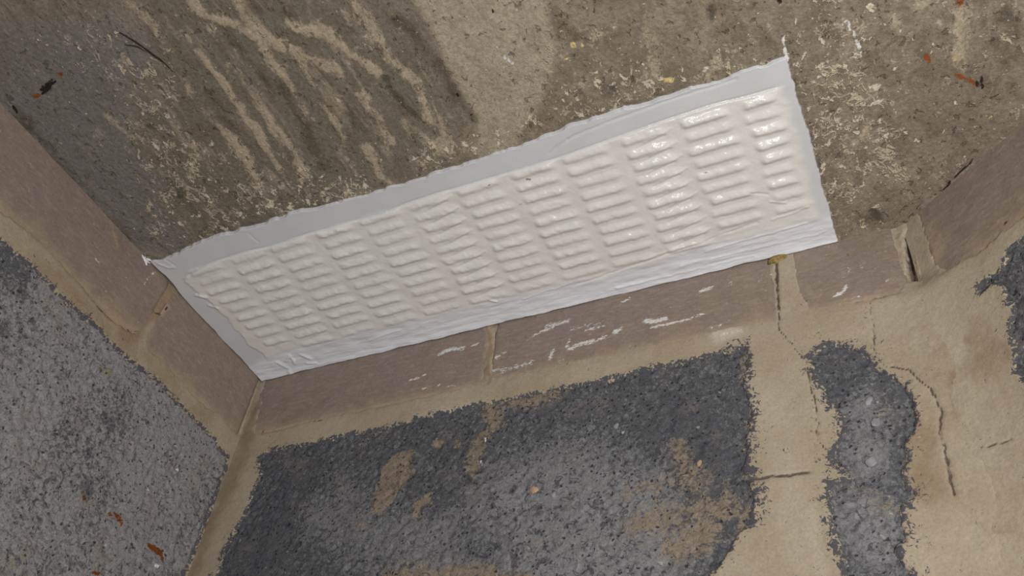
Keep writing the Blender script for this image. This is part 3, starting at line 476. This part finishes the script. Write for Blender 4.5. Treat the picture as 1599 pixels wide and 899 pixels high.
# ---- pebbles showing in the back blocks, small lumps
def lump(name, F, u, v, r, hgt, mat, parent, seed, asp=1.0, ang=0.0, n1=14, n2=7):
    th = np.linspace(0,2*math.pi,n1,endpoint=False); ph = np.linspace(0,math.pi,n2)
    T, P = np.meshgrid(th, ph, indexing='ij')
    R = r*(1+.5*fbm(np.cos(T)*6+seed*9,np.sin(T)*6+P*3,5,3,seed))
    a = np.sin(P)*np.cos(T)*R*asp; b = np.sin(P)*np.sin(T)*R; c = np.cos(P)*hgt
    U = u+a*math.cos(ang)-b*math.sin(ang); V = v+a*math.sin(ang)+b*math.cos(ang)
    i = np.arange(n1)[:,None]; j = np.arange(n2-1)[None,:]; k = (i+1) % n1
    f = np.stack([i*n2+j, k*n2+j, k*n2+j+1, i*n2+j+1],-1).reshape(-1,4)
    if flipfor(F): f = f[:,::-1]
    return mesh(name, F(U,V,c+.4), f[:,::-1], None, mat, parent)
for i, (u,v,r,k) in enumerate(PEBBLES):
    lump('pebble', F_BACK, u, v, r*.62, .7, M_STONE if k == 1 else M_WSTONE, wall_back, i+1, 1.3, 1.0)


# ================================================================== the vent
vent = bpy.data.objects.new('louvred_vent', None); COL.objects.link(vent); vent.location = (.243,-.075,H)
vent.empty_display_size = .05
vent['label'] = 'long white painted louvred vent plate set in the concrete ceiling beside the walls'
vent['category'] = 'vent'
ROWS = [-125+10.85*k for k in range(10)]; COLS = [24.5+38.95*k for k in range(12)]
us = axis(-1.5,489,.8); vs = axis(-155,.2,.8)
U, V = np.meshgrid(us, vs, indexing='ij')
# squeeze the grid onto the ragged outline
top = plate_edge(U); bot = -.3+.5*fbm(U,U*0,14,3,90)
Vr = top+(V-vs[0])/(vs[-1]-vs[0])*(bot-top)
lf = plate_left(Vr); rt = plate_right(Vr)
Ur = lf+(U-us[0])/(us[-1]-us[0])*(rt-lf)
U, V = Ur, Vr
hgt = 1.5+.12*fbm(U,V,30,3,91)
hgt = hgt+.9*np.exp(-(V+1)**2/14)*(.6+.5*fbm(U,V*0,20,3,92))               # bead of paint along the wall
hgt = hgt+.15*np.exp(-(V-top)**2/6)*(.3+fbm(U,V,16,3,93))
# cream film over the louvre field
ft = -131.5-1.5*fbm(U,U*0,60,3,94)+4*(1-sst(0,70,U))-3*sst(300,420,U)
fbt = -24+6*fbm(U,U*0,50,3,95)-7*sst(300,480,U)
fl_l = 17+(V+120)*.06+2.5*fbm(V,V*0,9,3,96); fr_r = 478+1.5*fbm(V,V*0,9,3,97)
film = sst(-1.2,1.2,V-ft)*(1-sst(-3,5,V-fbt))*sst(-2,2,U-fl_l)*(1-sst(-3,3,U-fr_r))
hgt = hgt+.45*sst(-.6,.5,V-ft)*(1-sst(-3,3,V-fbt))*sst(-1,1,U-fl_l)*(1-sst(-5,5,U-fr_r))
hgt = hgt-.5*np.exp(-((V-ft+.6)/.7)**2)*sst(15,40,U)*(1-sst(470,480,U))*(.4+.6*(fbm(U,U*0,30,2,98) > -.2))
lid = np.full(U.shape,-1); k = 0; rng = np.random.RandomState(4)
wob = 1.1*fbm(U,V,8,3,99)
WEB = .12; web = hgt+WEB*film+.22*film*fbm(U,V,9,3,92); hgt = web.copy()
crumb = fbm(U,V*1.4,4.5,3,200)
for c, x0 in enumerate(COLS):
    x1 = min(x0+35, 477.5)
    for r, y0 in enumerate(ROWS):
        if r == 9 and c in (0,10,11): continue
        sl = float(-.4+rng.rand()*.8); amp = 1.4*(.72+.45*rng.rand())
        if r == 9: amp *= .7
        if r == 0 and c in (0,1,2): amp *= .75
        if c in (9,10,11): amp *= 1.12
        xa = x0+(-1+2.6*rng.rand()); xb = x1-3*rng.rand()
        if c == 0: xa = x0+(r*1.0 if r > 2 else 0)+rng.rand()
        t = (V-y0+sl*(U-x0)/40+.35*wob)                                 # +: towards the wall
        e1 = U-xa+.6*wob; e2 = xb-U+.8*wob
        end = sst(-1.4,3.6,e1)*sst(-1.2,7.5,e2)                          # blunt left end, long fading right end
        lo = -8.3+.5*rng.rand()
        prof = np.where(t < -2.6, sst(lo, -2.6, t)**.8, 1-sst(-2.6, 1.4, t))
        prof = prof*(1+crumb*(.26 if 0 < c < 8 else .12))
        zone = (t > lo-1.2) & (t < 2.5) & (e1 > -1.6) & (e2 > -1.6)
        val = web-WEB*film+amp*prof
        fade = sst(lo-1.2,lo+.6,t)*(1-sst(1.5,2.5,t))
        hgt = np.where(zone, web*(1-end*fade)+val*end*fade, hgt)
        lid[zone] = k
        k += 1
# strings of paint sagging between louvres
for c, (a0,b0) in {5:(.45,1.0), 9:(.45,1.0), 1:(.5,.9)}.items():
    for y0 in ROWS[:9]:
        P = [(COLS[c]+34*a0, y0+.9),(COLS[c]+34*b0, y0-3.6+.3)]
        q = [(COLS[c]+34*a0-6, y0+4.5),(COLS[c]+34*a0+13, y0+.4)]
        hgt = hgt+(.4 if c != 1 else .3)*np.exp(-(ldist(P,U,V)/.9)**2)-(.45 if c != 1 else .25)*np.exp(-(ldist(q,U,V)/.8)**2)
# smears: brush dragged paste in the lower band
low = sst(-30,-20,V-(fbt+24))*1.0
hgt = hgt+low*(.35*fbm(U*.25,V*1.6,6,4,101)+.35*fbm(U,V,14,3,102))
for P, wd, s in [([(38,-18),(46,-22),(44,-12)],3,1.3),([(55,-20),(60,-13)],3.5,1.2),([(55,-8),(62,-6)],3,1.0),([(30,-18),(35,-8),(34,-2)],3.5,.8),([(17,-95),(22,-90)],2.5,1.1),([(14,-108),(20,-104)],3,1.2),([(235,-27),(238,-25)],2,1.3),([(20,-127),(26,-130),(34,-131)],2.4,.9),
     ([(7,-146),(12,-140),(16,-139)],2.5,.7),([(120,-17),(150,-20)],2,.5),([(260,-20),(300,-24)],2,.5),([(400,-22),(470,-24)],1.6,.7),([(380,-14),(480,-12)],2.5,.6),([(330,-8),(430,-7)],2,.6),([(355,-30),(420,-33)],1.5,.6),([(450,-35),(474,-38)],1.8,.8),([(452,-51),(462,-46)],1.5,.7)]:
    hgt = hgt+s*.8*np.exp(-(ldist(P,U+wob,V+wob*.6)/(wd*.5))**2)
for P, s in [([(345,-143),(372,-146),(410,-148),(455,-148)],.5),([(330,-137),(345,-143)],.4),([(300,-20),(380,-29),(440,-36)],.6),([(442,-62),(452,-57)],.6),([(15,-150),(18,-141)],.4),([(95,-147),(97,-138)],.3)]:
    hgt = hgt-s*np.exp(-(ldist(P,U+wob*.6,V+wob*.3)/.8)**2)
N0, N1 = U.shape
border = np.zeros(U.shape,bool); border[0] = border[-1] = True; border[:,0] = border[:,-1] = True
hgt = np.where(border, -3.0, hgt)
co3 = F_CEIL(U,V,hgt)
g = co3.reshape(N0,N1,3); du = np.gradient(g,axis=0); dv = np.gradient(g,axis=1)
nn = -np.cross(du,dv); nn /= np.linalg.norm(nn,axis=-1,keepdims=True)+1e-12
nn = np.where(nn[...,2:3] > 0, -nn, nn).reshape(-1,3)
A = np.stack([film*.95, np.clip(low*.75+np.exp(-(V+2)**2/40)*.6,0,1), 0*U+strokes([([(308,-123),(310,-122)],1.3,1),([(282,-128),(283,-128)],1,.9),([(294,-105),(296,-105)],.9,.7),([(419,-88),(420,-88)],.9,.8)],U,V)],-1)
B = np.stack([sst(180,400,U), low, 0*U],-1)
at = {'A':A,'B':B}
f = grid_faces(N0,N1)[:,::-1]
fk = lid.reshape(-1)[f]; same = (fk == fk[:,:1]).all(1) & (fk[:,0] >= 0)
bandv = ((V > -22+1.5*fbm(U,U*0,40,2,103)) & (lid < 0)).reshape(-1); fband = bandv[f].all(1) & ~same
loc = np.array(vent.location)
def vpart(name, fm):
    return mesh(name, co3-loc, f[fm], at, M_PAINT, vent, nn)
plate = vpart('plate', ~same & ~fband)
vpart('paint_band', fband)['label'] = 'brighter brushed band of white paint along the wall'
for i in range(k):
    m = same & (fk[:,0] == i)
    if m.any(): vpart('louvre', m)
# star of spilled paint past the left corner
def strand(name, F, P, rad, mat, parent, seed=0):
    # a flattened tapering worm along the points (mm)
    P = np.array(P,float); n = 10; m = 8; t = np.linspace(0,len(P)-1,n)
    cu_ = np.stack([np.interp(t,np.arange(len(P)),P[:,i]) for i in (0,1)],-1)
    tg = np.gradient(cu_,axis=0); tg /= np.linalg.norm(tg,axis=1,keepdims=True); nr = np.stack([-tg[:,1],tg[:,0]],-1)
    r = rad*(.25+.75*np.sin(np.linspace(.15,math.pi-.15,n)))*(1+.3*fbm(t*4,t*0,2,2,seed))
    an = np.linspace(0,2*math.pi,m,endpoint=False)
    Uu = cu_[:,0,None]+nr[:,0,None]*r[:,None]*np.cos(an); Vv = cu_[:,1,None]+nr[:,1,None]*r[:,None]*np.cos(an)
    Hh = .7*r[:,None]*np.sin(an)+.5
    i = np.arange(n-1)[:,None]; j = np.arange(m)[None,:]; j2 = (j+1) % m
    ff = np.stack([i*m+j,(i+1)*m+j,(i+1)*m+j2,i*m+j2],-1).reshape(-1,4)
    z = np.zeros((n*m,3)); return mesh(name, F(Uu,Vv,Hh)-(loc if parent is vent else 0), ff, {'A':z+np.array([0,1,0]),'B':z}, mat, parent)
strand('paint_drip', F_LEFT, [(158,-1),(153,-2.5),(148,-.5)], 1.3, M_PAINT, vent, 1)
strand('paint_drip', F_CEIL, [(-1,-154),(1.5,-152),(3,-150)], 1.2, M_PAINT, vent, 2)
strand('paint_drip', F_LEFT, [(150,-5),(153,-2),(155,0)], 1.2, M_PAINT, vent, 3)
M_ROOT = mat_plain('dry_rootlet', sr(52,42,36), sr(30,25,22), 3)
def tagged(o, label, cat): o['label'] = label; o['category'] = cat
for (P, r), nm, lb, ct in zip(ROOTS, ('rootlet','rootlet','debris_clump'),
        ('long thin dark rootlet clinging to the grey ceiling above the left wall','short faint rootlet lying just beside the long dark one on the ceiling',
         'dark brown debris clump between two rust spots on the ceiling near the left wall'), ('root','root','debris')):
    tagged(strand(nm, F_CEIL, P, r, M_ROOT, None, 5), lb, ct)
for i, (u,z) in enumerate(FOAM[:2]):
    tagged(lump('foam_crumb', F_BACK, u, z, (2.6,3.6)[i], 2.4, M_FOAM, None, 30+i, 1.5, .2),
           ('small ochre foam crumb under the vent edge, midway along the long brick','larger ochre foam crumb squeezed out at the mortar joint under the vent corner')[i], 'crumb')
for i, (P, wd, s) in enumerate(L_RUST[:4]):
    a = np.mean(np.array(P),0); lump('rust_scab', F_LEFT, a[0], a[1], wd*.5, 1.0, M_RUST, wall_left, 50+i, 1.5 if i != 0 else .8, -2.0)
